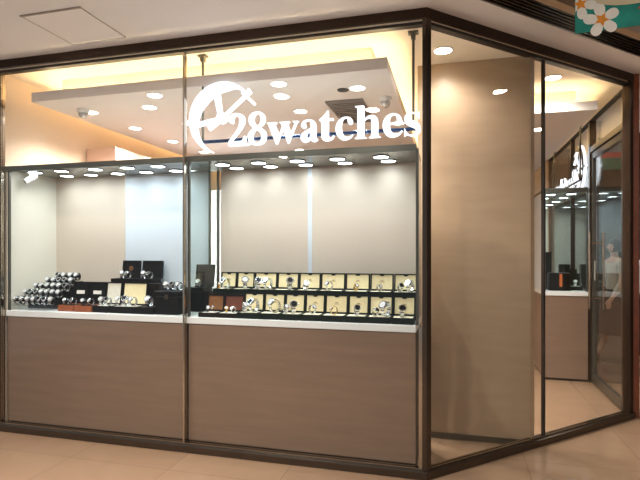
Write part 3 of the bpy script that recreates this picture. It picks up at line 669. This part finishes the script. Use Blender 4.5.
# ---------------------------------------------------------------- banners in the corridor
T = RT(2)
t = thing('flower_banner', 'teal banner with white flowers hanging from the corridor ceiling, top right', 'banner', (.794, -.533, 2.634), math.radians(2))
MB().prism([(0, 0), (.70, .03), (.70, .80), (0, .80)], -.002, .002, T=VERT).build('cloth', 'teal', t)
def flower(cx, cz, r, a0, nm='flower'):
    mb = MB()
    for k in range(5):
        a = a0+2*PI*k/5; q = []
        for i in range(16):
            u = 2*PI*i/16; lx, ly = r*.5+r*.5*math.cos(u), r*.36*math.sin(u)*(.8+.3*math.cos(u))
            q.append((max(.001, cx+lx*math.cos(a)-ly*math.sin(a)), cz+lx*math.sin(a)+ly*math.cos(a)))
        mb.prism(q, .002, .0028+.0003*k, T=VERT)
    f = mb.build('flower', 'petal', t)
    MB().prism([(cx+r*(.42 if i % 2 else .2)*math.cos(2*PI*i/10+a0), cz+r*(.42 if i % 2 else .2)*math.sin(2*PI*i/10+a0)) for i in range(10)], .0044, .0050, T=VERT).build('flower_centre', 'pistil', f)
flower(.125, .06, .088, .5); flower(.025, .15, .08, 1.1); flower(.5, .30, .09, .2)
MB().prism([(.085+.0, .165)]+[(.33+.245*math.cos(u), .205+.075*math.sin(u)+.03*math.cos(u)) for u in [2*PI*i/28+PI*1.02 for i in range(27)]], .002, .004, T=VERT).build('surfboard_print', 'board', t)
MB().prism([(.29, .10), (.34, .145), (.44, .17), (.48, .13), (.36, .09)], .002, .004, T=VERT).build('red_print', 'red', t)
for x in (.05, .65): MB().tube([(x, 0, .80), (x, 0, .866)], .002, 6).build('cord', 'black', t)
t = thing('striped_banner', 'red and green banner hanging in the corridor beyond the glass door', 'banner', (2.15, 4.44, 2.66))
MB().box(0, .44, -.002, .002, 0, .16).build('green_stripe', 'green', t); MB().box(0, .44, -.002, .002, .16, .24).build('red_stripe', 'red', t); MB().box(0, .44, -.002, .002, .24, .45).build('cloth', 'farshop', t)

# ---------------------------------------------------------------- people in the corridor
def skin(name, joints, edges, m, parent, sub=2, root=0):
    me = bpy.data.meshes.new(name); me.from_pydata([j[0] for j in joints], edges, []); o = bpy.data.objects.new(name, me); C.objects.link(o)
    md = o.modifiers.new('skin', 'SKIN'); md.use_smooth_shade = True
    for v, j in zip(me.skin_vertices[0].data, joints):
        r = j[1]; v.radius = r if isinstance(r, tuple) else (r, r)
    me.skin_vertices[0].data[root].use_root = True
    sb = o.modifiers.new('sub', 'SUBSURF'); sb.levels = sub; sb.render_levels = sub
    dg = bpy.context.evaluated_depsgraph_get(); m2 = bpy.data.meshes.new_from_object(o.evaluated_get(dg))
    bpy.data.objects.remove(o); m2.materials.clear(); m2.materials.append(M[m]); m2.name = name
    for p in m2.polygons: p.use_smooth = True
    q = bpy.data.objects.new(name, m2); C.objects.link(q); q.parent = parent; return q
def person(label, loc, rz, top, skirt_m, shoe, swing, skirted):
    t = thing('person', label, 'person', loc, rz)      # faces local -y
    J = [((0, 0, .93), (.115, .085)), ((0, 0, 1.08), (.10, .075)), ((0, 0, 1.25), (.125, .085)), ((0, 0, 1.36), (.11, .07)), ((0, -.005, 1.43), .045), ((0, -.015, 1.50), .05),
         ((0, -.02, 1.56), (.072, .085)), ((0, -.012, 1.63), (.062, .075))]
    E = [(i, i+1) for i in range(7)]
    for s, sw in ((-1, swing), (1, -swing)):
        b = len(J)
        J += [((.085*s, 0, .86), .078), ((.08*s, -sw*.5, .48), .05), ((.078*s, -sw*.45+.06*(sw < 0), .28), .047), ((.075*s, -sw*.9+.10*(sw < 0), .085), .032), ((.08*s, -sw*.9+.10*(sw < 0)-.07, .035), (.036, .026)), ((.085*s, -sw*.9+.10*(sw < 0)-.15, .022), (.034, .018))]
        E += [(0, b)]+[(b+i, b+i+1) for i in range(5)]
        a = len(J)
        J += [((.165*s, 0, 1.355), .05), ((.20*s, .02+sw*.2, 1.10), .038), ((.20*s, -.06+sw*.5, .89), .027), ((.195*s, -.085+sw*.6, .83), (.034, .016))]
        E += [(3, a)]+[(a+i, a+i+1) for i in range(3)]
        px, py, pz = J[a+3][0]
        for f, (dx, L) in enumerate(((-.022, .065), (-.008, .075), (.007, .07), (.02, .055))):
            g = len(J); J += [((px+dx*.4, py+dx, pz-.04), .009), ((px+dx*.4-.005*s, py+dx-.006, pz-.04-L*.55), .0085), ((px+dx*.4-.014*s, py+dx-.006, pz-.04-L), .007)]
            E += [(a+3, g), (g, g+1), (g+1, g+2)]
        g = len(J); J += [((px-.012*s, py-.028, pz-.005), .010), ((px-.02*s, py-.045, pz-.045), .008)]; E += [(a+3, g), (g, g+1)]
    skin('body', J, E, 'skin', t)
    for s in (-1, 1):
        MB(Matrix.Translation((.026*s, -.092, 1.585))).lathe([(.001, -.008), (.008, -.004), (.008, .004), (.001, .008)], 8).build('eye', 'lensblack', t)
    MB().tube([(0, -.098, 1.585), (0, -.118, 1.555), (0, -.098, 1.548)], [.006, .012, .006], 8).build('nose', 'skin', t, smooth=True)
    MB(Matrix.Translation((0, -.004, 1.60))).lathe([(.082, -.10), (.088, -.04), (.088, .03), (.07, .075), (.03, .098), (.001, .10)], 20, T=Matrix.Translation((0, .018, 0))).build('hair', 'hair', t, smooth=True)
    tj = [((0, 0, .88), (.135, .108)), ((0, 0, 1.08), (.115, .09)), ((0, 0, 1.25), (.14, .10)), ((0, 0, 1.36), (.115, .08)), ((0, 0, 1.41), .055)]; te = [(0, 1), (1, 2), (2, 3), (3, 4)]
    for s, sw in ((-1, swing), (1, -swing)):
        a = len(tj); tj += [((.165*s, 0, 1.355), .062), ((.20*s, .02+sw*.2, 1.10), .052), ((.20*s, -.05+sw*.46, .915), .042)]; te += [(3, a), (a, a+1), (a+1, a+2)]
    skin('top', tj, te, top, t)
    if skirted:
        MB(Matrix.Diagonal((1, .85, 1, 1))).lathe([(.135, .98), (.175, .86), (.21, .6), (.25, .36), (.24, .36), (.13, .97)], 28).build('skirt', skirt_m, t, smooth=True)
    else:
        tr = [((0, 0, .97), (.118, .092))]; ed = []
        for s, sw in ((-1, swing), (1, -swing)):
            b = len(tr); tr += [((.085*s, 0, .86), .092), ((.08*s, -sw*.5, .48), .075), ((.077*s, -sw*.8+.08*(sw < 0), .12), .06)]; ed += [(0, b), (b, b+1), (b+1, b+2)]
        skin('trousers', tr, ed, skirt_m, t)
    for s, sw in ((-1, swing), (1, -swing)):
        y = -sw*.9+.10*(sw < 0)
        skin('shoe', [((.077*s, y+.02, .035), (.042, .035)), ((.08*s, y-.06, .032), (.042, .032)), ((.085*s, y-.16, .024), (.038, .022))], [(0, 1), (1, 2)], shoe, t)
person('person in beige top and long dark skirt walking past outside the glass door', (2.36, 4.44, 0), math.radians(-70), 'blouse', 'skirt', 'shoe', .22, True)
person('person in white shirt and dark trousers at the right edge of the picture', (2.68, 4.05, 0), math.radians(-60), 'whiteshirt', 'skirt', 'black_shoe', .18, False)
